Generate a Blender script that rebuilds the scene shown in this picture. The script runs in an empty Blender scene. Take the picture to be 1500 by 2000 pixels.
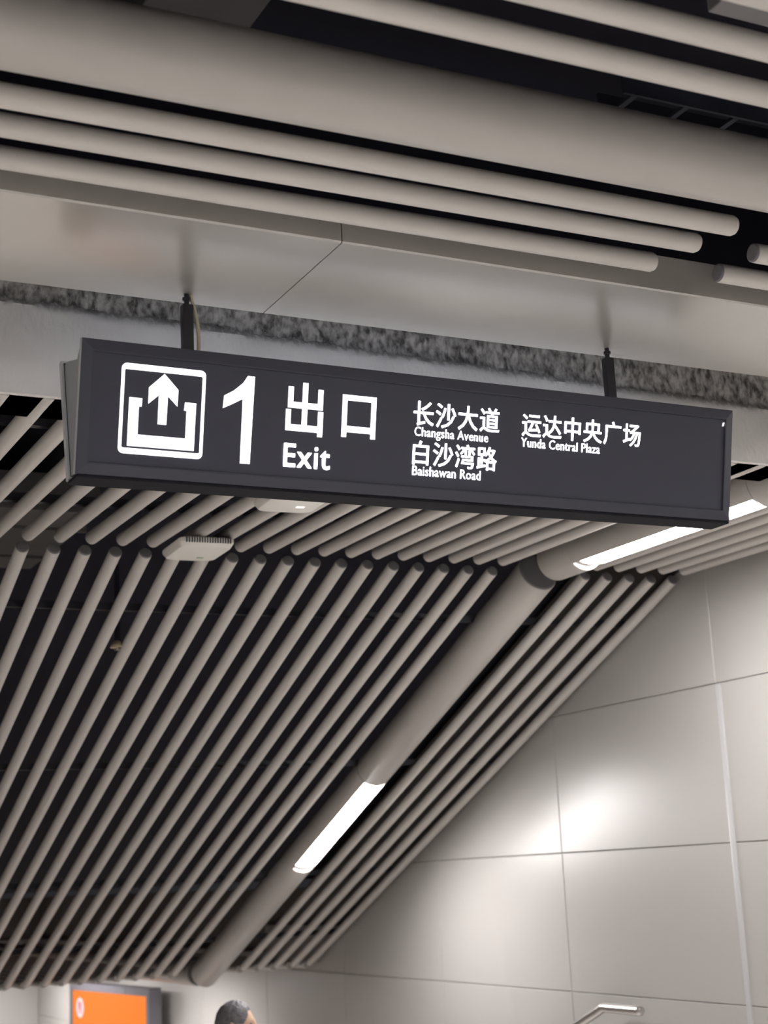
import bpy, bmesh, math, random
from mathutils import Vector, Matrix, noise
random.seed(7)
SC = bpy.context.scene
COL = SC.collection
R = math.radians
EYE = 1.6                                   # camera height above the concourse floor

# ------------------------------------------------------------------ camera
cam_d = bpy.data.cameras.new('camera')
cam = bpy.data.objects.new('camera', cam_d); COL.objects.link(cam)
yaw, pitch, roll = 0.472065, 0.229909, -0.048280
fwd = Vector((math.sin(yaw)*math.cos(pitch), math.cos(yaw)*math.cos(pitch), math.sin(pitch)))
rgt = Vector((math.cos(yaw), -math.sin(yaw), 0)); upv = rgt.cross(fwd)
r2 = rgt*math.cos(roll) + upv*math.sin(roll); u2 = -rgt*math.sin(roll) + upv*math.cos(roll)
cam.matrix_world = Matrix(((r2.x, u2.x, -fwd.x, 0), (r2.y, u2.y, -fwd.y, 0), (r2.z, u2.z, -fwd.z, EYE), (0, 0, 0, 1)))
cam_d.sensor_fit = 'VERTICAL'; cam_d.sensor_height = 32.0; cam_d.lens = 3018.7/2000*32.0
cam_d.clip_start = 0.05; cam_d.clip_end = 100
cam_d.dof.use_dof = True; cam_d.dof.focus_distance = 4.3; cam_d.dof.aperture_fstop = 3.6
SC.camera = cam

# ------------------------------------------------------------------ world, exposure
w = bpy.data.worlds.new('world'); SC.world = w; w.use_nodes = True
w.node_tree.nodes['Background'].inputs[0].default_value = (0.02, 0.02, 0.022, 1)
w.node_tree.nodes['Background'].inputs[1].default_value = 1.0
vs = SC.view_settings
vs.view_transform = 'Standard'; vs.look = 'None'; vs.gamma = 1.0; vs.use_curve_mapping = False
vs.exposure = 0.0
SC.cycles.max_bounces = 7; SC.cycles.diffuse_bounces = 5; SC.cycles.glossy_bounces = 3
SC.cycles.caustics_reflective = False; SC.cycles.caustics_refractive = False
LED_POWER = 108.0                            # radiance of the ceiling strip lamps
LED_COL = (1.0, 0.965, 0.945)
GLYPH_POWER = 1.7

# ------------------------------------------------------------------ materials
def mat(name, col, rough=0.5, metal=0.0, emit=None, power=0.0, noise_amt=0.0, noise_scale=8.0, bump=0.0, bump_scale=60.0, coat=0.0, spec=0.5):
    m = bpy.data.materials.new(name); m.use_nodes = True
    nt = m.node_tree; b = nt.nodes['Principled BSDF']
    b.inputs['Base Color'].default_value = (*col, 1); b.inputs['Roughness'].default_value = rough
    b.inputs['Metallic'].default_value = metal; b.inputs['Specular IOR Level'].default_value = spec
    if coat:
        b.inputs['Coat Weight'].default_value = coat; b.inputs['Coat Roughness'].default_value = 0.2
    if emit:
        b.inputs['Emission Color'].default_value = (*emit, 1); b.inputs['Emission Strength'].default_value = power
    if noise_amt or bump:
        tc = nt.nodes.new('ShaderNodeTexCoord')
    if noise_amt:
        n = nt.nodes.new('ShaderNodeTexNoise'); n.inputs['Scale'].default_value = noise_scale; n.inputs['Detail'].default_value = 5
        nt.links.new(tc.outputs['Object'], n.inputs['Vector'])
        mx = nt.nodes.new('ShaderNodeMix'); mx.data_type = 'RGBA'
        mx.inputs['A'].default_value = (*[c*(1-noise_amt) for c in col], 1)
        mx.inputs['B'].default_value = (*[min(1, c*(1+noise_amt)) for c in col], 1)
        nt.links.new(n.outputs['Fac'], mx.inputs['Factor']); nt.links.new(mx.outputs['Result'], b.inputs['Base Color'])
    if bump:
        n2 = nt.nodes.new('ShaderNodeTexNoise'); n2.inputs['Scale'].default_value = bump_scale; n2.inputs['Detail'].default_value = 6
        nt.links.new(tc.outputs['Object'], n2.inputs['Vector'])
        bp = nt.nodes.new('ShaderNodeBump'); bp.inputs['Strength'].default_value = bump; bp.inputs['Distance'].default_value = 0.01
        nt.links.new(n2.outputs['Fac'], bp.inputs['Height']); nt.links.new(bp.outputs['Normal'], b.inputs['Normal'])
    return m

M = {}
M['tube'] = mat('tube_paint', (0.58, 0.55, 0.52), 0.42, noise_amt=0.03, noise_scale=5)
M['cap'] = mat('tube_cap', (0.20, 0.195, 0.205), 0.6, noise_amt=0.1)
M['trough'] = mat('trough_paint', (0.47, 0.445, 0.42), 0.36, noise_amt=0.025, noise_scale=4)
M['plenum'] = mat('plenum_black', (0.013, 0.012, 0.023), 0.85, noise_amt=0.3, noise_scale=2)
M['duct'] = mat('duct_grey', (0.10, 0.095, 0.095), 0.6, noise_amt=0.15)
M['conduit'] = mat('conduit', (0.22, 0.21, 0.22), 0.45, noise_amt=0.1)
M['panel'] = mat('enamel_panel', (0.445, 0.43, 0.415), 0.35, noise_amt=0.02, noise_scale=1.5, spec=0.55)
M['joint'] = mat('joint_dark', (0.16, 0.15, 0.14), 0.9, noise_amt=0.2)
M['trimw'] = mat('white_trim', (0.50, 0.50, 0.51), 0.35, noise_amt=0.02)
M['soffit'] = mat('soffit_panel', (0.38, 0.36, 0.335), 0.27, noise_amt=0.02, noise_scale=1.5, coat=1.0, spec=1.0)
M['signframe'] = mat('sign_frame', (0.040, 0.042, 0.060), 0.45, noise_amt=0.06, noise_scale=30)
M['signface'] = mat('sign_face', (0.042, 0.044, 0.064), 0.45, noise_amt=0.05, noise_scale=20)
M['alu'] = mat('aluminium_edge', (0.55, 0.56, 0.58), 0.4, metal=0.35, noise_amt=0.05)
M['alugrey'] = mat('end_cap_grey', (0.30, 0.31, 0.33), 0.42, metal=0.25, noise_amt=0.06)
M['black'] = mat('black_metal', (0.022, 0.022, 0.03), 0.45, noise_amt=0.1)
M['rail_black'] = mat('matt_black', (0.012, 0.012, 0.016), 0.8, noise_amt=0.1, spec=0.15)
M['signlamp'] = mat('sign_lamp', (0.8, 0.8, 0.8), 0.5, emit=(0.84, 0.88, 1.0), power=8.0)
M['glyph'] = mat('backlit_acrylic', (0.9, 0.9, 0.92), 0.5, emit=(1.0, 0.97, 1.0), power=GLYPH_POWER)
M['cable'] = mat('cream_cable', (0.62, 0.57, 0.42), 0.5, noise_amt=0.05)
M['led'] = mat('led_diffuser', (0.9, 0.9, 0.9), 0.5, emit=LED_COL, power=LED_POWER)
M['ap'] = mat('white_plastic', (0.80, 0.78, 0.73), 0.45, noise_amt=0.02)
M['vent'] = mat('vent_dark', (0.06, 0.06, 0.08), 0.6, noise_amt=0.1)
M['apled'] = mat('status_light', (0.8, 0.8, 0.8), 0.4, emit=(1, 1, 1), power=1.2)
M['apgreen'] = mat('green_mark', (0.25, 0.42, 0.22), 0.5, noise_amt=0.05)
M['brass'] = mat('brass', (0.55, 0.46, 0.32), 0.4, metal=0.0, noise_amt=0.1)
M['steel'] = mat('stainless', (0.62, 0.59, 0.57), 0.28, metal=1.0, noise_amt=0.04)
M['floor'] = mat('granite_floor', (0.72, 0.695, 0.665), 0.3, noise_amt=0.15, noise_scale=60)
M['wallc'] = mat('concourse_wall', (0.32, 0.31, 0.30), 0.4, noise_amt=0.03)
M['screenframe'] = mat('screen_frame', (0.10, 0.095, 0.11), 0.35, noise_amt=0.08)
M['orange'] = mat('screen_orange', (0.04, 0.012, 0.004), 0.3, emit=(1.0, 0.225, 0.012), power=0.95)
M['emblem'] = mat('emblem_white', (0.05, 0.04, 0.045), 0.4, emit=(1.0, 0.72, 0.74), power=0.95)
M['emblemred'] = mat('emblem_pink', (0.04, 0.02, 0.025), 0.4, emit=(0.75, 0.32, 0.36), power=0.9)
M['skin'] = mat('skin', (0.56, 0.37, 0.27), 0.5, noise_amt=0.05, noise_scale=30)
M['hair'] = mat('greying_hair', (0.13, 0.125, 0.135), 0.55, noise_amt=0.7, noise_scale=45, bump=0.6, bump_scale=120)
M['jacket'] = mat('dark_jacket', (0.03, 0.035, 0.05), 0.8, noise_amt=0.2, noise_scale=40)
M['trousers'] = mat('grey_trousers', (0.06, 0.06, 0.065), 0.85, noise_amt=0.2, noise_scale=40)
M['shoe'] = mat('black_shoe', (0.015, 0.015, 0.016), 0.5, noise_amt=0.1)

def concrete_material():
    m = bpy.data.materials.new('rough_concrete'); m.use_nodes = True
    nt = m.node_tree; L = nt.links.new; b = nt.nodes['Principled BSDF']; b.inputs['Roughness'].default_value = 0.9
    N = nt.nodes.new
    tc = N('ShaderNodeTexCoord'); sep = N('ShaderNodeSeparateXYZ'); L(tc.outputs['Object'], sep.inputs[0])
    mp = N('ShaderNodeMapping'); mp.inputs['Scale'].default_value = (1.0, 1.0, 0.55); L(tc.outputs['Object'], mp.inputs['Vector'])
    n1 = N('ShaderNodeTexNoise'); n1.inputs['Scale'].default_value = 55; n1.inputs['Detail'].default_value = 5; L(mp.outputs[0], n1.inputs['Vector'])
    n2 = N('ShaderNodeTexNoise'); n2.inputs['Scale'].default_value = 3.0; n2.inputs['Detail'].default_value = 4; L(tc.outputs['Object'], n2.inputs['Vector'])
    # unpainted strip along the top of the lintel: its lower edge wanders and falls slightly to the right
    a = N('ShaderNodeMath'); a.operation = 'MULTIPLY_ADD'; L(sep.outputs['X'], a.inputs[0]); a.inputs[1].default_value = 0.024; L(sep.outputs['Z'], a.inputs[2])
    c = N('ShaderNodeMath'); c.operation = 'MULTIPLY_ADD'; L(n1.outputs['Fac'], c.inputs[0]); c.inputs[1].default_value = 0.07; L(a.outputs[0], c.inputs[2])
    r = N('ShaderNodeMapRange'); L(c.outputs[0], r.inputs['Value'])
    r.inputs['From Min'].default_value = EYE+1.535+0.035-0.003; r.inputs['From Max'].default_value = EYE+1.535+0.035+0.012
    ramp = N('ShaderNodeValToRGB'); L(n1.outputs['Fac'], ramp.inputs[0])
    e = ramp.color_ramp.elements; e[0].position = 0.33; e[0].color = (0.09, 0.085, 0.08, 1); e[1].position = 0.64; e[1].color = (0.55, 0.53, 0.50, 1)
    ramp2 = N('ShaderNodeValToRGB'); L(n2.outputs['Fac'], ramp2.inputs[0])
    e = ramp2.color_ramp.elements; e[0].position = 0.3; e[0].color = (0.70, 0.68, 0.66, 1); e[1].position = 0.7; e[1].color = (0.82, 0.80, 0.78, 1)
    mx = N('ShaderNodeMix'); mx.data_type = 'RGBA'; L(r.outputs[0], mx.inputs['Factor']); L(ramp2.outputs[0], mx.inputs['A']); L(ramp.outputs[0], mx.inputs['B'])
    L(mx.outputs['Result'], b.inputs['Base Color'])
    bp = N('ShaderNodeBump'); bp.inputs['Strength'].default_value = 0.35; bp.inputs['Distance'].default_value = 0.01
    L(n1.outputs['Fac'], bp.inputs['Height']); L(bp.outputs[0], b.inputs['Normal'])
    return m
M['concrete'] = concrete_material()

# ------------------------------------------------------------------ mesh helpers
def mesh(name, bm, m, smooth=False):
    bmesh.ops.recalc_face_normals(bm, faces=bm.faces)
    me = bpy.data.meshes.new(name); bm.to_mesh(me); bm.free()
    me.materials.append(m)
    if smooth:
        for p in me.polygons: p.use_smooth = True
        try: me.set_sharp_from_angle(angle=R(35))
        except Exception: pass
    return me
def link(name, me, parent=None, loc=(0, 0, 0), rot=(0, 0, 0)):
    o = bpy.data.objects.new(name, me); COL.objects.link(o)
    o.parent = parent; o.location = loc; o.rotation_euler = rot
    return o
def obj(name, bm, m, parent=None, loc=(0, 0, 0), rot=(0, 0, 0), smooth=False):
    return link(name, mesh(name, bm, m, smooth), parent, loc, rot)
def thing(name, label, cat, loc=(0, 0, 0), rotz=0, group=None):
    o = bpy.data.objects.new(name, None); COL.objects.link(o); o.empty_display_size = 0.1
    o.location = loc; o.rotation_euler = (0, 0, rotz); tag(o, label, cat, group); return o
def tag(o, label, cat, group=None):
    o['label'] = label; o['category'] = cat
    if group: o['group'] = group
    return o
def struct(o, label, cat):
    o['kind'] = 'structure'; o['label'] = label; o['category'] = cat; return o
def box(bm, lo, hi, bevel=0.0):
    x0, y0, z0 = lo; x1, y1, z1 = hi
    v = [bm.verts.new(p) for p in ((x0,y0,z0),(x1,y0,z0),(x1,y1,z0),(x0,y1,z0),(x0,y0,z1),(x1,y0,z1),(x1,y1,z1),(x0,y1,z1))]
    fs = [bm.faces.new([v[i] for i in f]) for f in ((0,3,2,1),(4,5,6,7),(0,1,5,4),(1,2,6,5),(2,3,7,6),(3,0,4,7))]
    if bevel:
        es = list({e for f in fs for e in f.edges})
        bmesh.ops.bevel(bm, geom=es, offset=bevel, segments=2, affect='EDGES', profile=0.6)
    return bm
def B(lo, hi, bevel=0.0): return box(bmesh.new(), lo, hi, bevel)
def prism(pts, axis, a, b, bm=None):
    """closed polygon pts (2D) extruded along axis 'X','Y','Z' from a to b"""
    bm = bm or bmesh.new()
    def P(p, t): return {'X': (t, p[0], p[1]), 'Y': (p[0], t, p[1]), 'Z': (p[0], p[1], t)}[axis]
    A = [bm.verts.new(P(p, a)) for p in pts]; Bv = [bm.verts.new(P(p, b)) for p in pts]
    n = len(pts)
    bm.faces.new(A); bm.faces.new(Bv[::-1])
    for i in range(n): bm.faces.new((A[i], A[(i+1) % n], Bv[(i+1) % n], Bv[i]))
    return bm
def lathe(prof, seg=24, bm=None, axis='Z'):
    """profile [(r, t)] spun about an axis; r==0 closes with a point"""
    bm = bm or bmesh.new(); rings = []
    for r, t in prof:
        ring = []
        for i in range(seg if r > 1e-6 else 1):
            a = 2*math.pi*i/seg; x, y = r*math.cos(a), r*math.sin(a)
            ring.append(bm.verts.new({'Z': (x, y, t), 'Y': (x, t, y), 'X': (t, x, y)}[axis]))
        rings.append(ring)
    for A, C in zip(rings, rings[1:]):
        for i in range(seg):
            j = (i+1) % seg
            if len(A) == 1 and len(C) == 1: continue
            if len(A) == 1: bm.faces.new((A[0], C[i], C[j]))
            elif len(C) == 1: bm.faces.new((A[i], A[j], C[0]))
            else: bm.faces.new((A[i], A[j], C[j], C[i]))
    return bm
def sweep(path, rad, seg=12, bm=None, caps=True):
    bm = bm or bmesh.new(); path = [Vector(p) for p in path]; rings = []
    for i, p in enumerate(path):
        d = (path[min(i+1, len(path)-1)] - path[max(i-1, 0)]).normalized()
        ref = Vector((0, 0, 1)) if abs(d.z) < 0.9 else Vector((1, 0, 0))
        u = d.cross(ref).normalized(); v = u.cross(d)
        rr = rad[i] if isinstance(rad, (list, tuple)) else rad
        rings.append([bm.verts.new(p + u*rr*math.cos(2*math.pi*k/seg) + v*rr*math.sin(2*math.pi*k/seg)) for k in range(seg)])
    for A, C in zip(rings, rings[1:]):
        for k in range(seg): bm.faces.new((A[k], A[(k+1) % seg], C[(k+1) % seg], C[k]))
    if caps: bm.faces.new(rings[0][::-1]); bm.faces.new(rings[-1])
    return bm
def clip(poly, a, b, c):                    # keep a*x+b*y<=c
    out = []
    for i in range(len(poly)):
        p, q = poly[i], poly[(i+1) % len(poly)]
        dp, dq = a*p[0]+b*p[1]-c, a*q[0]+b*q[1]-c
        if dp <= 0: out.append(p)
        if dp*dq < 0:
            t = dp/(dp-dq); out.append((p[0]+t*(q[0]-p[0]), p[1]+t*(q[1]-p[1])))
    return out

# ------------------------------------------------------------------ main dimensions (metres, floor of the concourse = 0)
XW = 4.415                                  # passage wall face on the right
XL = -0.40                                  # passage wall face on the left
YL = 3.85                                   # lintel over the passage mouth
TR = 0.0255                                 # ceiling tube radius
ZT = EYE + 1.285                            # axis of the level passage tubes
YB = 5.57                                   # where the level tubes end
YS, ZS = 5.655, EYE + 1.256                 # where the sloping tubes start
TAN = 0.4205; SL = math.atan(TAN)
YE = 9.97; ZE = ZS - TAN*(YE-YS)            # where the sloping tubes end
ZLOW = ZE - 0.012                           # axis of the tubes over the lower corridor
YEND = 17.5
STEP_Y, RISE, RUN, NST = 6.45, 0.15, 0.36, 12
ZF2 = -RISE*NST                             # floor of the lower corridor
CX0, CX1, CY0, CZ = -4.5, 8.5, -8.0, 3.95   # concourse box

# ------------------------------------------------------------------ structure: floors, stairs, walls
struct(obj('floor', B((CX0, CY0, -0.2), (CX1, STEP_Y, 0)), M['floor']), 'grey granite floor of the concourse', 'floor')
struct(obj('floor', B((XL, STEP_Y+RUN*(NST-1), ZF2-0.2), (XW, YEND, ZF2)), M['floor']), 'grey granite floor of the lower corridor', 'floor')
st = struct(obj('stairs', prism([(STEP_Y, -0.2), (STEP_Y+RUN*(NST-1), ZF2-0.2), (STEP_Y+RUN*(NST-1), ZF2-0.05), (STEP_Y, -RISE-0.05)], 'X', XL, XW), M['floor']), 'granite stairs going down to the lower corridor', 'stairs')
sm = None
for i in range(NST-1):
    z = -RISE*(i+1)
    if sm is None: sm = mesh('step', B((XL, 0, -0.06), (XW, RUN+0.02, 0), 0.004), M['floor'])
    link('step', sm, st, (0, STEP_Y+RUN*i, z))

# concourse shell
struct(obj('wall_back', B((CX0, CY0-0.2, 0), (CX1, CY0, CZ)), M['wallc']), 'pale grey wall at the back of the concourse', 'wall')
struct(obj('wall_west', B((CX0-0.2, CY0-0.2, 0), (CX0, YL+0.25, CZ)), M['wallc']), 'pale grey wall on the left of the concourse', 'wall')
struct(obj('wall_east', B((CX1, CY0-0.2, 0), (CX1+0.2, YL+0.25, CZ)), M['wallc']), 'pale grey wall on the right of the concourse', 'wall')

# rough concrete lintel with the mouth of the passage under it: a displaced skin on a slab
def lintel():
    bm = bmesh.new(); z0 = ZT - 0.02; z1 = EYE + 1.85; nx, nz = 330, 40; x0, x1 = 0.2, XW+0.1
    g = []
    for j in range(nz+1):
        row = []
        for i in range(nx+1):
            x = x0+(x1-x0)*i/nx; z = z0+(z1-z0)*j/nz
            hb = EYE+1.535-0.024*x + 0.012*noise.noise(Vector((x*9, 3, 0)))
            k = min(1, max(0, (z-hb)/0.02))
            d = (0.003*noise.noise(Vector((x*14, 1.7, z*9))) + k*(0.010*noise.noise(Vector((x*45, 5, z*28))) - 0.010))
            row.append(bm.verts.new((x, YL-d*1.0+k*0.006, z)))
        g.append(row)
    for j in range(nz):
        for i in range(nx): bm.faces.new((g[j][i], g[j][i+1], g[j+1][i+1], g[j+1][i]))
    box(bm, (x0, YL+0.02, z0), (x1, YL+0.2, z1))
    bot = [bm.verts.new((x0, YL+0.2, z0)), bm.verts.new((x1, YL+0.2, z0))]
    bm.faces.new([g[0][i] for i in range(nx+1)] + [bot[1], bot[0]])
    return bm
lt = struct(obj('wall_front', lintel(), M['concrete'], smooth=True), 'rough painted concrete lintel with a bare dark strip behind the hanging sign', 'wall')
obj('lintel_end', B((CX0, YL, ZT-0.02), (0.2, YL+0.2, EYE+1.85)), M['concrete'], lt)
obj('lintel_end', B((XW+0.1, YL, ZT-0.02), (CX1, YL+0.2, EYE+1.85)), M['concrete'], lt)
obj('upper_wall', B((CX0, YL+0.005, EYE+1.85), (CX1, YL+0.2, CZ)), M['plenum'], lt)
obj('jamb_wall', B((CX0, YL, 0), (XL-0.02, YL+0.2, ZT-0.02)), M['wallc'], lt)
obj('jamb_wall', B((XW, YL, 0), (CX1, YL+0.2, ZT-0.02)), M['wallc'], lt)

# passage walls: dark core with enamel panels hung on it
def ceil_line(y):
    return ZT+0.06 if y < YB else (ZS+0.06-TAN*(y-YS))
wr = struct(obj('wall_right', prism([(YL+0.2, -0.2), (STEP_Y, -0.2), (STEP_Y+RUN*NST, ZF2-0.2), (YEND, ZF2-0.2), (YEND, ZLOW+0.5), (YE+0.2, ZLOW+0.5), (YB+0.2, EYE+1.8), (YL+0.2, EYE+1.8)], 'X', XW+0.02, XW+0.25), M['joint']),
            'pale enamel panel wall on the right side of the stairs', 'wall')
wl = struct(obj('wall_left', prism([(YL+0.2, -0.2), (STEP_Y, -0.2), (STEP_Y+RUN*NST, ZF2-0.2), (YEND, ZF2-0.2), (YEND, ZLOW+0.5), (YE+0.2, ZLOW+0.5), (YB+0.2, EYE+1.8), (YL+0.2, EYE+1.8)], 'X', XL-0.25, XL-0.02), M['panel']),
            'pale panel wall on the left side of the stairs', 'wall')
def panel_mesh(poly, face, sgn, G=0.0014, ch=0.003):
    # poly in (y,z); front face at X=face, chamfered rim, back at face+sgn*0.02
    cy = sum(p[0] for p in poly)/len(poly); cz = sum(p[1] for p in poly)/len(poly)
    def inset(P, d):
        out = []; n = len(P)
        area = sum(P[i][0]*P[(i+1) % n][1]-P[(i+1) % n][0]*P[i][1] for i in range(n)); s = 1 if area > 0 else -1
        lines = []
        for i in range(n):
            a, b = Vector(P[i]), Vector(P[(i+1) % n]); t = (b-a).normalized(); nn = Vector((-t.y, t.x))*s
            lines.append((a+nn*d, t))
        for i in range(n):
            p, t = lines[i-1]; q, u = lines[i]
            den = t.x*u.y-t.y*u.x
            if abs(den) < 1e-6: out.append(tuple(q)); continue
            k = ((q-p).x*u.y-(q-p).y*u.x)/den; out.append(tuple(p+t*k))
        return out
    rim = inset(poly, G); fr = inset(poly, G+ch)
    bm = bmesh.new(); n = len(poly)
    F = [bm.verts.new((face, *p)) for p in fr]; E1 = [bm.verts.new((face+sgn*0.003, *p)) for p in rim]; E2 = [bm.verts.new((face+sgn*0.021, *p)) for p in rim]
    bm.faces.new(F)
    for A, C in ((F, E1), (E1, E2)):
        for i in range(n): bm.faces.new((A[i], A[(i+1) % n], C[(i+1) % n], C[i]))
    return bm
YJ0, PW = 5.485, 1.35
ZJ = [EYE+1.45, EYE+0.757, EYE+0.062, EYE-0.617, EYE-1.31, EYE-2.0, EYE-2.7, EYE-3.42]
for k in range(-2, 9):
    y0 = max(YL+0.2, YJ0+PW*k); y1 = min(YEND, YJ0+PW*(k+1))
    for j in range(len(ZJ)-1):
        P = [(y0, ZJ[j+1]), (y1, ZJ[j+1]), (y1, ZJ[j]), (y0, ZJ[j])]
        P = clip(P, 0, 1, ZT+0.05)
        if y1 < 10.0: P = clip(P, TAN, 1, ZS+0.06+TAN*YS)
        elif y0 < 10.0: P = clip(P, 0, 1, ZS+0.06-TAN*(y0-YS))
        else: P = clip(P, 0, 1, ZLOW+0.06)
        # stay above floor and stairs
        P = clip(P, 0, -1, 0.0 if y1 <= STEP_Y else -ZF2) if len(P) > 2 else P
        Q = []
        for p in P:
            if not Q or (abs(p[0]-Q[-1][0])+abs(p[1]-Q[-1][1])) > 1e-4: Q.append(p)
        if len(Q) < 3 or (max(q[1] for q in Q)-min(q[1] for q in Q)) < 0.05 or (max(q[0] for q in Q)-min(q[0] for q in Q)) < 0.05: continue
        o = obj('wall_panel', panel_mesh(Q, XW, 1), M['panel'], wr)
# end wall of the lower corridor, with its own panels
we = struct(obj('wall_end', B((XL, YEND, ZF2-0.2), (XW+0.25, YEND+0.2, ZLOW+0.5)), M['joint']), 'pale panel wall closing the lower corridor', 'wall')
nx = 8; pm = None
for i in range(nx):
    wd = (XW-XL)/nx
    if pm is None: pm = mesh('wall_panel', B((0.003, -0.02, ZF2), (wd-0.003, -0.001, ZLOW+0.06), 0.003), M['panel'])
    link('wall_panel', pm, we, (XL+wd*i, YEND, 0))
# pale vertical trim on the joint beside the stair head
tr = struct(obj('trim_1', B((XW-0.008, YJ0-0.034, 0.0), (XW+0.005, YJ0-0.004, EYE+0.755), 0.004), M['trimw'], smooth=True), 'white vertical trim strip on the right wall joint', 'trim')

# plenum slabs (parents of the tubes) ---------------------------------------------------------
c1 = struct(obj('ceiling', B((CX0, CY0, CZ), (CX1, YL+0.2, CZ+0.2)), M['plenum']), 'black ceiling void of the concourse behind round grey tubes', 'ceiling')
c2 = struct(obj('ceiling', B((XL-0.25, YL+0.2, EYE+1.8), (XW+0.25, YB+0.25, EYE+2.0)), M['plenum']), 'black ceiling void over the level passage behind round grey tubes', 'ceiling')
c3 = struct(obj('ceiling', prism([(YB+0.25, EYE+1.8), (YE+0.25, ZE+0.55), (YE+0.25, ZE+0.75), (YB+0.25, EYE+2.0)], 'X', XL-0.25, XW+0.25), M['plenum']), 'black sloping ceiling void over the stairs behind round grey tubes', 'ceiling')
c4 = struct(obj('ceiling', B((XL-0.25, YE+0.25, ZE+0.55), (XW+0.25, YEND+0.2, ZE+0.75)), M['plenum']), 'black ceiling void over the lower corridor', 'ceiling')

# ------------------------------------------------------------------ ceiling tubes
def tube_mesh(L, name='ceiling_tube', rad=TR, axis='Y', ends=0.006):
    return mesh(name, lathe([(0, 0), (rad-ends, 0), (rad-ends*0.3, ends*0.3), (rad, ends), (rad, L-ends), (rad-ends*0.3, L-ends*0.3), (rad-ends, L), (0, L)], 20, axis=axis), M['tube'], True)
cap_y = mesh('end_cap', lathe([(0, -0.004), (TR*0.8, -0.004), (TR*0.97, -0.001), (TR*0.97, 0.001), (0, 0.001)], 20, axis='Y'), M['cap'], True)
cap_x = mesh('end_cap', lathe([(0, -0.004), (TR*0.8, -0.004), (TR*0.97, -0.001), (TR*0.97, 0.001), (0, 0.001)], 20, axis='X'), M['cap'], True)
XS = [3.88, 4.00, 4.12, 4.24, 4.36] + [3.40-0.12*k for k in range(32)]
TRX = 3.625
XS = [x for x in XS if x > XL+0.05]
SLEN = (YE-YS)/math.cos(SL)
t_lev = tube_mesh(YB-(YL+0.02)); t_slp = tube_mesh(SLEN); t_low = tube_mesh(YEND-YE-0.1)
for x in XS:
    link('ceiling_tube', t_lev, c2, (x, YL+0.02, ZT))
for x in XS:
    o = link('ceiling_tube', t_slp, c3, (x, YS, ZS), (-SL, 0, 0))
    link('end_cap', cap_y, o)
for x in XS:
    link('ceiling_tube', t_low, c4, (x, YE+0.06, ZLOW))
# carriers that the tubes hang from
for y, z, c in ((4.3, ZT+0.06, c2), (5.2, ZT+0.06, c2)):
    obj('carrier_rail', B((XL, y-0.015, z-0.03), (XW, y+0.015, z)), M['black'], c)
for y in (6.1, 7.4, 8.7, 9.6):
    z = ZS-TAN*(y-YS)+0.068
    obj('carrier_rail', B((XL, y-0.015, z-0.03), (XW, y+0.015, z)), M['black'], c3)

# concourse tubes run across
ZC1 = EYE + 1.495
XA0, XA1, XB0, XB1 = -2.2, 2.37, 2.545, 6.4
ta = tube_mesh(XA1-XA0, axis='X', ends=0.012); tb = tube_mesh(XB1-XB0, axis='X')
for y, dx in ((2.990, -0.03), (2.848, 0.0), (2.730, 0.02), (2.175, 0), (2.03, 0), (1.885, 0), (1.74, 0), (1.595, 0), (1.45, 0)):
    link('ceiling_tube', ta, c1, (XA0+dx, y, ZC1))
    o = link('ceiling_tube', tb, c1, (XB0, y, ZC1)); link('end_cap', cap_x, o)

# ------------------------------------------------------------------ light troughs: round housings with strip lamps let into the underside
def circ(r, a0, a1, n): return [(r*math.sin(a0+(a1-a0)*i/n), r*math.cos(a0+(a1-a0)*i/n)) for i in range(n+1)]
def trough(name, label, r, L, lamps, loc, rotx=0.0, rotz=0.0, group=None):
    """housing along local +Y, lamps = [(y0,y1)] open slots in the underside"""
    t = bpy.data.objects.new(name, None); COL.objects.link(t); t.location = loc; t.rotation_euler = (rotx, 0, rotz)
    tag(t, label, 'light', group or 'fat round light tubes under the ceilings')
    op = R(44); cuts = [0.0]
    for a, b in lamps: cuts += [a, b]
    cuts.append(L)
    for i in range(len(cuts)-1):
        a, b = cuts[i], cuts[i+1]
        if b-a < 1e-4: continue
        if i % 2 == 0:
            e = 0.006
            pr = [(0, a), (r-e, a), (r-0.3*e, a+0.3*e), (r, a+e), (r, b-e), (r-0.3*e, b-0.3*e), (r-e, b), (0, b)]
            obj('housing', lathe(pr, 40, axis='Y'), M['trough'], t, smooth=True)
        else:
            P = circ(r, -math.pi+op, math.pi-op, 36) + circ(r-0.006, -math.pi+op, math.pi-op, 36)[::-1]
            obj('lamp_housing', prism(P, 'Y', a, b), M['trough'], t, smooth=True)
            hw = (r-0.007)*math.sin(op); zz = -(r-0.007)*math.cos(op)
            d = prism([(-hw+0.001, zz+0.006), (-hw*0.5, zz-0.004), (0, zz-0.007), (hw*0.5, zz-0.004), (hw-0.001, zz+0.006), (hw-0.001, zz+0.014), (-hw+0.001, zz+0.014)], 'Y', a+0.03, b-0.03)
            obj('lamp_strip', d, M['led'], t)
            for yy in (a+0.001, b-0.028):
                obj('lamp_end', prism([(-hw, zz+0.006), (-hw*0.5, zz-0.006), (0, zz-0.010), (hw*0.5, zz-0.006), (hw, zz+0.006), (hw, zz+0.016), (-hw, zz+0.016)], 'Y', yy, yy+0.027), M['trimw'], t)
    for yy in (0.0, L):
        obj('end_cap', lathe([(0, -0.003), (r*0.9, -0.003), (r*0.97, -0.0005), (r*0.97, 0.001), (0, 0.001)], 40, axis='Y'), M['cap'], t, (0, yy, 0) if yy == 0 else (0, yy, 0))
    return t
RT = 0.092
trough('light_trough', 'fat grey light tube with a lit lamp, level behind the sign', RT, 5.505-(YL+0.05), [(0.22, 1.37)], (TRX, YL+0.05, ZT))
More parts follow.
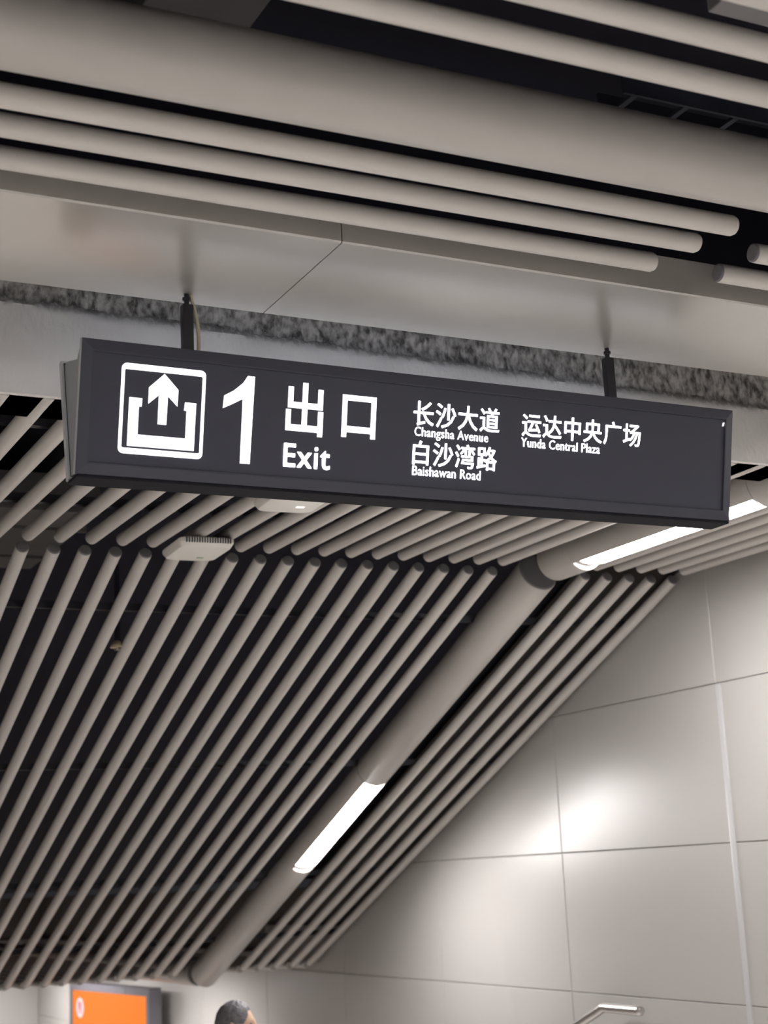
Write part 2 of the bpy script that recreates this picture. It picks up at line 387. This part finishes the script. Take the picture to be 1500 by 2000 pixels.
trough('light_trough', 'fat grey light tube sloping down over the stairs near the right wall, one lamp lit', RT, SLEN+0.06, [((7.38-YS)/math.cos(SL), (8.37-YS)/math.cos(SL))], (TRX, YS-0.01, ZS), rotx=-SL)
trough('light_trough', 'fat grey light tube over the lower corridor at the foot of the slope', RT, YEND-YE-0.3, [(1.2, 2.4), (3.2, 4.4), (5.4, 6.6)], (TRX, YE+0.13, ZLOW))
# across the concourse: local +Y turned onto +X
trough('light_trough', 'fat grey light tube across the concourse just in front of the soffit', 0.083, 10.0, [(0.6, 1.8), (7.4, 8.6)], (-3.0, 2.575, EYE+1.555), rotz=-math.pi/2)
for i, (y, nm) in enumerate(((0.9, 'nearest in front of the camera'), (-1.2, 'just behind the camera'))):
    trough('light_trough', 'fat grey light tube across the concourse, %s' % nm, 0.083, 10.0, [(0.6, 1.8), (3.0, 4.2), (5.4, 6.6), (7.8, 9.0)], (-3.0, y, EYE+1.555), rotz=-math.pi/2)

# ------------------------------------------------------------------ soffit in front of the lintel
SZ = EYE + 1.453; SY0, SY1 = 3.062, 3.560
so = struct(obj('soffit', B((CX0, SY0+0.02, SZ+0.03), (CX1, SY1-0.02, SZ+0.10)), M['joint']), 'glossy beige soffit panels above the hanging sign', 'ceiling')
def soffit_panel(x0, x1):
    bm = bmesh.new(); g = 0.0015
    pts = [(SY0, SZ+0.10), (SY0, SZ+0.004), (SY0+0.004, SZ), (SY1-0.004, SZ), (SY1, SZ+0.004), (SY1, SZ+0.02), (SY0+0.015, SZ+0.02), (SY0+0.015, SZ+0.10)]
    return prism(pts, 'X', x0+g, x1-g, bm)
xs = [CX0, -3.4, -0.96, 1.487, 3.93, 6.37, CX1]
for a, b in zip(xs, xs[1:]): obj('soffit_panel', soffit_panel(a, b), M['soffit'], so)

# ------------------------------------------------------------------ hanging exit sign (V section: two lit faces leaning together at the foot)
SGX, SGW = 0.954, 1.935
root = Vector((SGX+SGW/2, 3.4955, EYE+0.943))
sg = thing('exit_sign', 'black hanging exit sign with white lit pictogram, number and lettering', 'sign', root)
Bp = Vector((SGX, 3.456, EYE+0.950)); Tp = Vector((SGX, 3.391, EYE+1.2675))
V3 = (Tp-Bp); SGH = V3.length; V3.normalize(); U3 = Vector((1, 0, 0)); N3 = U3.cross(V3)
def F(u, v, w): return Bp + U3*u + V3*v + N3*w - root
def Fb(u, v, w):                            # same on the far face (mirrored about the middle plane)
    p = F(u, v, w); return Vector((-p.x, -p.y, p.z))
def rings_mesh(rings, close=False):
    bm = bmesh.new(); rv = [[bm.verts.new(p) for p in r] for r in rings]
    for A, C in zip(rv, rv[1:]):
        for i in range(4): bm.faces.new((A[i], A[(i+1) % 4], C[(i+1) % 4], C[i]))
    if close: bm.faces.new(rv[-1])
    return bm
def rect(fn, i, w): return [fn(i, i, w), fn(SGW-i, i, w), fn(SGW-i, SGH-i, w), fn(i, SGH-i, w)]
for fn, nm in ((F, 'front'), (Fb, 'back')):
    fr = obj('face_frame', rings_mesh([rect(fn, 0.0, -0.001), rect(fn, 0.002, 0.001), rect(fn, 0.026, 0.006), rect(fn, 0.030, 0.006), rect(fn, 0.031, 0.0)]), M['signframe'], sg)
    obj('edge_strip', rings_mesh([rect(fn, 0.0, -0.001), rect(fn, 0.0, -0.018), rect(fn, 0.006, -0.018)]), M['alu'], fr)
    obj('face_panel', rings_mesh([rect(fn, 0.0305, -0.002), rect(fn, 0.0305, 0.001), rect(fn, 0.031, 0.0012)], True), M['signface'], sg)
    obj('backing_sheet', rings_mesh([rect(fn, 0.002, -0.017), rect(fn, 0.003, -0.0175)], True), M['signframe'], sg)
# grey wedge end caps between the two faces, notched at the top
def wedge(x0, x1):
    def Q(v, w): p = F(0, v, w); return p.y
    y0b = F(0, 0.006, -0.018); y0t = F(0, SGH-0.012, -0.018)
    P = [(y0b.y, y0b.z), (y0t.y, y0t.z), (y0t.y+0.030, y0t.z), (y0t.y+0.052, y0t.z-0.022), (-y0t.y-0.030, y0t.z), (-y0t.y, y0t.z), (-y0b.y, y0b.z)]
    return prism(P, 'X', x0, x1)
for a, b in ((SGX+0.008, SGX+0.014), (SGX+SGW-0.014, SGX+SGW-0.008)):
    obj('end_cap', wedge(a-root.x, b-root.x), M['alugrey'], sg)
obj('inner_body', prism([(-0.012, 0.012), (-0.042, 0.204), (0.042, 0.204), (0.012, 0.012)], 'X', -SGW/2+0.016, SGW/2-0.016), M['black'], sg)
obj('lamp_bar', prism([(0.050, 0.318), (0.072, 0.318), (0.072, 0.328), (0.052, 0.348), (0.050, 0.348)], 'X', -SGW/2+0.06, SGW/2-0.06), M['black'], sg)
obj('lamp_strip', prism([(0.0735, 0.3305), (0.0545, 0.3495), (0.0531, 0.3481), (0.0721, 0.3291)], 'X', -SGW/2+0.07, SGW/2-0.07), M['signlamp'], sg)
obj('bottom_rail', B((-SGW/2+0.003, -0.041, 0.0), (SGW/2-0.003, 0.041, 0.007), 0.002), M['rail_black'], sg)

# --- lettering, cut into the face
W0, W1 = 0.0008, 0.0028
def flat(polys, name, label=None, m='glyph', parent=sg):
    bm = bmesh.new()
    for P in polys:
        A = [bm.verts.new(F(u, v, W0)) for u, v in P]; C = [bm.verts.new(F(u, v, W1)) for u, v in P]; n = len(P)
        bm.faces.new(C)
        for i in range(n): bm.faces.new((A[i], A[(i+1) % n], C[(i+1) % n], C[i]))
    bmesh.ops.triangulate(bm, faces=[f for f in bm.faces if len(f.verts) > 4])
    o = obj(name, bm, M[m], parent)
    if label: o['label'] = label
    return o
def rr(u0, v0, u1, v1, r, n=5):
    out = []
    for cx, cy, a0 in ((u1-r, v1-r, 0), (u0+r, v1-r, 90), (u0+r, v0+r, 180), (u1-r, v0+r, 270)):
        for i in range(n+1):
            a = R(a0+90*i/n); out.append((cx+r*math.cos(a), cy+r*math.sin(a)))
    return out
def ring_polys(O, I):
    n = len(O); return [[O[i], O[(i+1) % n], I[(i+1) % n], I[i]] for i in range(n)]
pic = flat(ring_polys(rr(0.0995, 0.0575, 0.3118, 0.2745, 0.013), rr(0.1075, 0.0712, 0.3040, 0.2600, 0.004)), 'pictogram_border', 'white square outline of the exit pictogram')
flat([[(0.1215, 0.0765), (0.2895, 0.0765), (0.2895, 0.105), (0.1215, 0.105)],
      [(0.1215, 0.105), (0.146, 0.105), (0.146, 0.193), (0.1215, 0.193)], [(0.146, 0.173), (0.153, 0.173), (0.1535, 0.193), (0.146, 0.193)],
      [(0.2665, 0.105), (0.2895, 0.105), (0.2900, 0.193), (0.2665, 0.193)], [(0.2600, 0.173), (0.2665, 0.173), (0.2665, 0.193), (0.2615, 0.193)]], 'pictogram_tray', 'white open tray of the exit pictogram')
flat([[(0.2065, 0.2570), (0.2430, 0.2213), (0.2425, 0.1812), (0.2172, 0.2043), (0.2165, 0.1340), (0.1950, 0.1340), (0.1948, 0.2045), (0.1692, 0.1818), (0.1690, 0.2208)]][:0] +
     [[(0.1690, 0.2210), (0.1692, 0.1815), (0.1948, 0.2045), (0.2065, 0.2570)], [(0.2065, 0.2570), (0.1948, 0.2045), (0.2172, 0.2045)], [(0.2065, 0.2570), (0.2172, 0.2045), (0.2425, 0.1812), (0.2430, 0.2213)],
      [(0.1948, 0.2045), (0.1950, 0.1340), (0.2165, 0.1340), (0.2172, 0.2045)]], 'pictogram_arrow', 'white upward arrow of the exit pictogram')
flat([[(0.4107, 0.0556), (0.4367, 0.0556), (0.4400, 0.2735), (0.4106, 0.2156)], [(0.4106, 0.2156), (0.4400, 0.2735), (0.4214, 0.2735), (0.4100, 0.2551)],
      [(0.4106, 0.2156), (0.4100, 0.2551), (0.3857, 0.2336), (0.3850, 0.2010)], [(0.3850, 0.2010), (0.3857, 0.2336), (0.3615, 0.2195), (0.3594, 0.1880)]], 'numeral', 'large white numeral one')
def bx2(u0, v0, u1, v1): return [(u0, v0), (u1, v0), (u1, v1), (u0, v1)]
flat([bx2(0.532, 0.2058, 0.546, 0.2595), bx2(0.614, 0.2058, 0.628, 0.2580), bx2(0.546, 0.2058, 0.5712, 0.2213), bx2(0.5855, 0.2058, 0.614, 0.2213),
      bx2(0.5712, 0.1645, 0.5855, 0.2716), bx2(0.5275, 0.1645, 0.5410, 0.2018), bx2(0.6155, 0.1645, 0.6297, 0.2018),
      bx2(0.5275, 0.1480, 0.6297, 0.1645), bx2(0.6155, 0.1378, 0.6290, 0.1480)], 'character', 'large white first character of the word for exit')
flat([bx2(0.6825, 0.1440, 0.6962, 0.2530), bx2(0.7645, 0.1440, 0.7785, 0.2530), bx2(0.6962, 0.2386, 0.7645, 0.2530), bx2(0.6962, 0.1570, 0.7645, 0.1733)], 'character', 'large white square second character of the word for exit')
def text(body, u0, v0, u1, v1, label, bold=0.012, sp=1.0):
    """lettering from the built-in font, thickened by shifted copies, fitted to its box on the face"""
    c = bpy.data.curves.new('lettering', 'FONT'); c.body = body; c.size = 1.0; c.offset = 0.002; c.extrude = 0.01; c.resolution_u = 3; c.space_character = sp
    tmp = bpy.data.objects.new('tmp', c); COL.objects.link(tmp); bpy.context.view_layer.update()
    dg = bpy.context.evaluated_depsgraph_get()
    src = bpy.data.meshes.new_from_object(tmp.evaluated_get(dg)); bpy.data.objects.remove(tmp); bpy.data.curves.remove(c)
    bm = bmesh.new()
    for dx, dy in ((-1, -1), (1, -1), (-1, 1), (1, 1), (0, 0)):
        k = len(bm.verts); bm.from_mesh(src); bm.verts.ensure_lookup_table()
        for vtx in bm.verts[k:]: vtx.co.x += dx*bold; vtx.co.y += dy*bold
    me = bpy.data.meshes.new('lettering'); bm.to_mesh(me); bm.free(); bpy.data.meshes.remove(src)
    xs = [p.co.x for p in me.vertices]; ys = [p.co.y for p in me.vertices]
    ax, bx_, ay, by = min(xs), max(xs), min(ys), max(ys)
    for p in me.vertices:
        w = W1 if p.co.z > 0 else W0
        p.co = F(u0+(p.co.x-ax)/(bx_-ax)*(u1-u0), v0+(p.co.y-ay)/(by-ay)*(v1-v0), w)
    me.materials.clear(); me.materials.append(M['glyph'])
    o = link('lettering', me, sg); o['label'] = label; return o
text('Exit', 0.5265, 0.0555, 0.6545, 0.1160, 'white word Exit', 0.012, 1.10)
text('长沙大道', 0.8880, 0.1905, 1.1480, 0.2570, 'white first street name in Chinese, top line', 0.009, 1.08)
text('Changsha Avenue', 0.8925, 0.1565, 1.1145, 0.1885, 'white words Changsha Avenue', 0.004, 1.06)
text('白沙湾路', 0.8900, 0.0880, 1.1440, 0.1530, 'white second street name in Chinese, lower line', 0.009, 1.08)
text('Baishawan Road', 0.8910, 0.0608, 1.0960, 0.0860, 'white words Baishawan Road', 0.004, 1.06)
text('运达中央广场', 1.2190, 0.1895, 1.6095, 0.2545, 'white plaza name in Chinese', 0.009, 1.08)
text('Yunda Central Plaza', 1.2180, 0.1612, 1.4735, 0.1865, 'white words Yunda Central Plaza', 0.004, 1.06)
flat([[(1.8955, 0.2740), (1.9010, 0.2755), (1.9035, 0.2860), (1.8985, 0.2850)]], 'light_leak', 'tiny bright light leak in the top right corner')

# --- hangers and power cable
for x, zt in ((1.253, 0), (2.535, 0)):
    h = obj('hanger_rod', B((x-root.x-0.014, -0.012, 0.300), (x-root.x+0.014, 0.012, 0.480), 0.003), M['black'], sg, smooth=True)
    obj('threaded_rod', lathe([(0, 0.478), (0.0065, 0.478), (0.0065, SZ-root.z), (0, SZ-root.z)], 12), M['black'], h, (x-root.x, 0, 0), smooth=True)
    obj('lock_nut', lathe([(0, 0.492), (0.011, 0.492), (0.011, 0.500), (0, 0.500)], 6), M['black'], h, (x-root.x, 0, 0))
xr = 1.253-root.x
obj('power_cable', sweep([(xr+0.012, 0.004, SZ-root.z), (xr+0.015, 0.002, 0.495), (xr+0.021, -0.002, 0.465), (xr+0.026, -0.006, 0.43), (xr+0.0275, -0.008, 0.395), (xr+0.0265, -0.008, 0.36), (xr+0.024, -0.006, 0.32), (xr+0.022, -0.004, 0.298)], 0.0048, 10), M['cable'], sg, smooth=True)

# ------------------------------------------------------------------ wireless access points under the tubes
def access_point(label, loc, rotz, mark):
    t = thing('access_point', label, 'access point', loc, rotz, 'white wireless boxes under the ceiling tubes')
    a, b = 0.108, 0.145
    def loop(s, z, r): return [bmv for bmv in [(u, v, z) for u, v in rr(-a*s, -b*s, a*s, b*s, r, 6)]]
    bm = bmesh.new(); L = [loop(0.80, 0.0, 0.030), loop(0.90, 0.004, 0.036), loop(1.0, 0.022, 0.040), loop(1.0, 0.034, 0.040), loop(0.97, 0.038, 0.038)]
    rv = [[bm.verts.new(p) for p in l] for l in L]; n = len(rv[0])
    for A, C in zip(rv, rv[1:]):
        for i in range(n): bm.faces.new((A[i], A[(i+1) % n], C[(i+1) % n], C[i]))
    bm.faces.new(rv[0][::-1]); bm.faces.new(rv[-1])
    body = obj('body', bm, M['ap'], t, smooth=True)
    sm_ = mesh('vent_slot', B((-0.0022, -0.004, 0.016), (0.0022, 0.004, 0.036)), M['vent'])
    for i in range(18): link('vent_slot', sm_, body, (-0.085+0.010*i, -b+0.002, 0))
    if mark == 'light': obj('status_light', B((-0.014, -0.005, -0.0012), (0.014, 0.013, 0.002), 0.001), M['apled'], t, (0.03, 0.03, 0))
    else: obj('brand_mark', B((-0.013, -0.008, -0.0012), (0.013, 0.008, 0.002), 0.001), M['apgreen'], t, (0.025, 0.055, 0))
    return t
access_point('white wireless box with vent slots at the break of the ceiling', (1.985, 5.465, EYE+1.219), R(-3), 'green')
access_point('white wireless box with a small light, half hidden behind the sign foot', (2.025, 4.618, EYE+1.219), R(-4), 'light')

# ------------------------------------------------------------------ things in the ceiling void
t = thing('sprinkler', 'small brass sprinkler between the sloping ceiling tubes', 'sprinkler', (1.924, 6.31, EYE+0.985))
obj('cup', lathe([(0, 0.012), (0.020, 0.010), (0.029, 0.0), (0.031, 0.001), (0.031, 0.006), (0.022, 0.020), (0.012, 0.030), (0, 0.030)], 20), M['brass'], t, smooth=True)
obj('deflector', lathe([(0, -0.010), (0.014, -0.010), (0.014, -0.008), (0.004, -0.006), (0.004, 0.012), (0, 0.012)], 16), M['steel'], t, smooth=True)
obj('drop_pipe', lathe([(0, 0.03), (0.012, 0.03), (0.012, 0.36), (0, 0.36)], 12), M['plenum'], t, smooth=True)
def duct(label, lo, hi, m='duct', nfl=2):
    c = ((lo[0]+hi[0])/2, (lo[1]+hi[1])/2, lo[2])
    t = thing('ventilation_duct', label, 'duct', c, 0, 'ducts in the dark ceiling void')
    l = tuple(a-b for a, b in zip(lo, c)); h = tuple(a-b for a, b in zip(hi, c))
    obj('casing', B(l, h, 0.004), M[m], t)
    for i in range(nfl):
        y = l[1]+(h[1]-l[1])*(i+0.5)/nfl
        obj('flange', B((l[0]-0.02, y-0.012, l[2]-0.012), (h[0]+0.02, y+0.012, h[2]+0.02)), M[m], t)
    for x in (l[0]+0.06, h[0]-0.06):
        obj('hanger', lathe([(0, h[2]), (0.004, h[2]), (0.004, h[2]+0.15), (0, h[2]+0.15)], 8), M['plenum'], t, (x, 0, 0))
    return t
duct('dark grey duct above the tubes at the left end of the stairs ceiling', (0.95, 5.65, EYE+1.40), (1.66, 6.75, EYE+1.55))
duct('dark grey duct in the void above the concourse tubes', (0.98, 1.2, EYE+1.92), (1.24, 3.30, EYE+2.12))
duct('pale grey duct in the void at the top right above the concourse tubes', (1.95, 1.2, EYE+1.70), (2.45, 2.24, EYE+1.9), 'conduit')
# slim conduit beside the level light tube
t = thing('conduit', 'slim grey conduit between the ceiling tubes and the level light tube', 'conduit', (3.49, 4.55, ZT+0.03))
obj('pipe', lathe([(0, -0.62), (0.009, -0.62), (0.009, 0.95), (0, 0.95)], 12, axis='Y'), M['conduit'], t, smooth=True)
for y in (-0.4, 0.35): obj('clip', B((-0.014, y-0.012, -0.012), (0.014, y+0.012, 0.05), 0.002), M['black'], t)
# cable tray over the concourse tubes
t = thing('cable_tray', 'dim bluish cable tray in the dark gap beside the concourse light tube', 'cable tray', (2.45, 2.70, EYE+1.74))
M['tray'] = mat('tray_blue', (0.03, 0.035, 0.055), 0.6, noise_amt=0.4, noise_scale=20)
for y in (-0.05, 0.05): obj('side_rail', B((-0.42, y-0.004, 0), (3.5, y+0.004, 0.05)), M['tray'], t)
rm = mesh('rung', B((-0.008, -0.05, 0.004), (0.008, 0.05, 0.012)), M['tray'])
for i in range(26): link('rung', rm, t, (-0.38+0.15*i, 0, 0))

# ------------------------------------------------------------------ stainless handrail on the right wall
hx, hz = 4.34, EYE-0.668
t = thing('handrail', 'round stainless steel handrail on the right wall going down the stairs', 'handrail', (hx, 6.16, hz))
yk = 0.30; L2 = 4.2; tl = 0.40
obj('rail', sweep([(0, 0.0, 0), (0, yk-0.012, 0), (0, yk, -0.002), (0, yk+0.012, -0.007), (0, yk+L2, -tl*L2), (0, yk+L2+0.02, -tl*L2-0.005), (0, yk+L2+0.30, -tl*L2-0.005)], 0.0225, 20), M['steel'], t, smooth=True)
obj('end_cap', lathe([(0, -0.020), (0.014, -0.017), (0.021, -0.009), (0.0235, 0.0), (0.0235, 0.006), (0, 0.006)], 20, axis='Y'), M['steel'], t, smooth=True)
obj('end_cap', lathe([(0, 0.020), (0.014, 0.017), (0.021, 0.009), (0.0235, 0.0), (0.0235, -0.006), (0, -0.006)], 20, axis='Y'), M['steel'], t, (0, yk+L2+0.30, -tl*L2-0.005), smooth=True)
for s in (0.45, 1.6, 2.8, 4.0):
    br = obj('bracket', sweep([(0, 0, -0.020), (0, 0, -0.045), (0.012, 0, -0.062), (0.030, 0, -0.068), (XW-hx, 0, -0.068)], 0.007, 10), M['steel'], t, (0, yk+s, -tl*s), smooth=True)
    obj('wall_plate', lathe([(0, XW-hx-0.006), (0.026, XW-hx-0.006), (0.028, XW-hx-0.003), (0.028, XW-hx), (0, XW-hx)], 20, axis='X'), M['steel'], br, (0, 0, -0.068), smooth=True)

# ------------------------------------------------------------------ advertising display in the lower corridor
A0 = Vector((4.00, 14.65, 0)); A1 = Vector((4.20, 12.92, 0)); dv = A1-A0; wS = dv.length; ang = math.atan2(dv.y, dv.x)
ds = thing('display_screen', 'tall black framed display with a plain orange picture and round emblem', 'screen', (A0.x, A0.y, ZF2), ang)
hS = (EYE-0.835)-ZF2
# local x along the width, -y side faces the passage
obj('cabinet', B((0, 0.0, 0.0), (wS, 0.10, hS), 0.004), M['screenframe'], ds)
fb = bmesh.new()
for lo, hi in (((0, -0.014, hS-0.065), (wS, 0, hS)), ((0, -0.014, 0.0), (wS, 0, 0.5)), ((0, -0.014, 0.5), (0.06, 0, hS-0.065)), ((wS-0.06, -0.014, 0.5), (wS, 0, hS-0.065))): box(fb, lo, hi)
obj('bezel', fb, M['screenframe'], ds)
sc_ = obj('screen', B((0.06, -0.006, 0.5), (wS-0.06, -0.002, hS-0.065)), M['orange'], ds); sc_['label'] = 'glowing plain orange picture'
em = obj('emblem', lathe([(0, -0.002), (0.088, -0.002), (0.088, 0.0), (0, 0.0)], 32, axis='Y'), M['emblem'], ds, (0.23, -0.0062, hS-0.065-0.15))
em['label'] = 'round white metro emblem'
mb = bmesh.new()
for P in ([(-0.042, -0.050), (-0.020, -0.050), (-0.020, 0.052), (-0.042, 0.052)], [(0.020, -0.050), (0.042, -0.050), (0.042, 0.052), (0.020, 0.052)],
          [(-0.030, 0.052), (-0.008, 0.052), (0.011, 0.0), (0.0, -0.022)], [(0.030, 0.052), (0.0, -0.022), (-0.011, 0.0), (0.008, 0.052)]):
    prism(P, 'Y', -0.004, -0.002, mb)
obj('emblem_mark', mb, M['emblemred'], em)
obj('seam', B((wS*0.72, -0.0155, hS-0.066), (wS*0.72+0.010, -0.013, hS-0.001)), M['black'], ds)

# ------------------------------------------------------------------ person going down the stairs, seen in profile
def person():
    zf = -RISE*4
    p = thing('person', 'person with short greying hair in dark clothes on the stairs, facing right', 'person', (2.925, 7.68, zf), -yaw)
    # skeleton: facing local +X, feet on z=0 ; height 1.61
    V = [(0.0, 0, 0.86, .125, .135), (0.0, 0, 1.00, .115, .135), (0.0, 0, 1.16, .115, .155), (-0.01, 0, 1.29, .10, .14), (-0.005, 0, 1.36, .055, .06), (0.012, 0, 1.43, .052, .052)]
    E = [(0, 1), (1, 2), (2, 3), (3, 4), (4, 5)]
    def add(v): V.append(v); return len(V)-1
    for s in (-1, 1):
        a = add((-0.01, s*0.155, 1.30, .058, .058)); b = add((-0.03-0.02*s, s*0.20, 1.05, .044, .044)); c = add((0.05-0.05*s, s*0.205, 0.83, .030, .032)); 
        E += [(3, a), (a, b), (b, c)]
        hd = add((0.075-0.05*s, s*0.20, 0.765, .022, .036)); E.append((c, hd))
        for k, (dx, ln) in enumerate(((0.030, .070), (0.012, .080), (-0.008, .076), (-0.026, .060))):
            f1 = add((0.080-0.05*s+dx, s*0.198, 0.765-ln*0.55, .0085, .0085)); f2 = add((0.092-0.05*s+dx, s*0.190, 0.765-ln, .0075, .0075)); E += [(hd, f1), (f1, f2)]
        t1 = add((0.115-0.05*s, s*0.190, 0.755, .0095, .0095)); t2 = add((0.130-0.05*s, s*0.185, 0.715, .008, .008)); E += [(hd, t1), (t1, t2)]
        h = add((0.0, s*0.085, 0.80, .085, .085)); k_ = add((0.03+0.05*s, s*0.09, 0.45, .058, .058)); an = add((-0.03+0.09*s, s*0.095, 0.085, .040, .040))
        E += [(0, h), (h, k_), (k_, an)]
        ft = add((0.07+0.09*s, s*0.105, 0.035, .035, .030)); to = add((0.13+0.09*s, s*0.11, 0.028, .032, .024)); E += [(an, ft), (ft, to)]
    me = bpy.data.meshes.new('body'); me.from_pydata([v[:3] for v in V], E, []); 
    o = bpy.data.objects.new('body', me); COL.objects.link(o)
    md = o.modifiers.new('Skin', 'SKIN'); md.use_smooth_shade = True
    sv = me.skin_vertices[0].data
    for i, v in enumerate(V): sv[i].radius = (v[3], v[4]); sv[i].use_root = (i == 0)
    sd = o.modifiers.new('Sub', 'SUBSURF'); sd.levels = 2; sd.render_levels = 2
    bpy.context.view_layer.update(); dg = bpy.context.evaluated_depsgraph_get()
    nm = bpy.data.meshes.new_from_object(o.evaluated_get(dg)); bpy.data.objects.remove(o)
    # head, joined into the same body mesh
    bm = bmesh.new(); bm.from_mesh(nm)
    hc = Vector((0.012, 0, 1.492)); nu, nv = 40, 30; rings = []
    for j in range(nv+1):
        ph = math.pi*j/nv; row = []
        for i in range(nu if 0 < j < nv else 1):
            th = 2*math.pi*i/nu
            d = Vector((math.sin(ph)*math.cos(th), math.sin(ph)*math.sin(th), math.cos(ph)))
            x, y, z = d.x*0.097, d.y*0.075, d.z*0.116
            if z < 0:                        # jaw: narrower, chin forward
                k = -z/0.116; x = x*(1-0.22*k) + 0.020*k; y *= (1-0.28*k)
            face = max(0, d.x)
            g = lambda cy, cz, sy, sz: math.exp(-((y-cy)/sy)**2-((z-cz)/sz)**2)*(1 if d.x > 0 else 0)
            x += 0.026*g(0, -0.022, .012, .016) + 0.010*g(0, 0.000, .009, .022)            # nose
            x -= 0.010*(g(.030, 0.004, .014, .010)+g(-.030, 0.004, .014, .010))            # eye sockets
            x += 0.006*g(0, -0.056, .022, .007) - 0.004*g(0, -0.0485, .022, .003) + 0.005*g(0, 0.022, .045, .010)  # mouth, brow
            x += 0.006*g(0, -0.092, .018, .014)
            row.append(bm.verts.new(hc + Vector((x, y, z))))
        rings.append(row)
    for A, C in zip(rings, rings[1:]):
        for i in range(nu):
            j2 = (i+1) % nu
            if len(A) == 1: bm.faces.new((A[0], C[i], C[j2]))
            elif len(C) == 1: bm.faces.new((A[i], A[j2], C[0]))
            else: bm.faces.new((A[i], A[j2], C[j2], C[i]))
    for s in (-1, 1):                        # ears
        r_ = bmesh.ops.create_uvsphere(bm, u_segments=12, v_segments=8, radius=1.0, matrix=Matrix.Translation(hc+Vector((-0.008, s*0.075, -0.006))) @ Matrix.Rotation(R(12)*s, 4, 'Z') @ Matrix.Diagonal((0.017, 0.009, 0.030, 1)))
    nm.clear_geometry(); bmesh.ops.recalc_face_normals(bm, faces=bm.faces); bm.to_mesh(nm); bm.free()
    nm.materials.clear()
    for k in ('skin', 'jacket', 'trousers', 'shoe'): nm.materials.append(M[k])
    for f in nm.polygons:
        f.use_smooth = True; c = f.center
        hand = abs(c.y) > 0.15 and c.z < 0.84
        if c.z > 1.385 or hand: f.material_index = 0
        elif c.z > 0.80 or (abs(c.y) > 0.165): f.material_index = 1
        elif c.z > 0.10: f.material_index = 2
        else: f.material_index = 3
    nm.name = 'body'; link('body', nm, p)
    # hair: a cap over skull and nape, leaving face and ears free
    hb = bmesh.new(); rings = []
    for j in range(19):
        row = []
        for i in range(49):
            th = -math.pi + 2*math.pi*i/48; fr = abs(th)/math.pi          # 0 = front, 1 = nape
            lim = R(52) + (R(118)-R(52))*min(1, max(0, (fr-0.16)/0.42))**0.8
            if 0.36 < fr < 0.56: lim = min(lim, R(84))
            ph = lim*j/18
            d = Vector((math.sin(ph)*math.cos(th), math.sin(ph)*math.sin(th), math.cos(ph)))
            tk = 0.0085*(1-0.8*(j/18)**4) + 0.0045*noise.noise(d*9) + 0.003*noise.noise(d*24)
            x, y, z = d.x*0.097, d.y*0.075, d.z*0.116
            if z < 0: k = -z/0.116; x = x*(1-0.22*k)+0.020*k; y *= (1-0.28*k)
            row.append(hb.verts.new(hc + Vector((x, y, z)) + d*max(0.001, tk)))
        rings.append(row)
    for A, C in zip(rings, rings[1:]):
        for i in range(48): hb.faces.new((A[i], A[i+1], C[i+1], C[i]))
    bmesh.ops.remove_doubles(hb, verts=hb.verts, dist=0.0002)
    h = obj('hair', hb, M['hair'], p, smooth=True); h['label'] = 'short greying black hair'
    for s in (-1, 1):
        eb = bmesh.new(); bmesh.ops.create_uvsphere(eb, u_segments=12, v_segments=8, radius=0.010)
        obj('eye', eb, M['vent'], p, hc+Vector((0.079, s*0.030, 0.004)), smooth=True)
    return p
person()
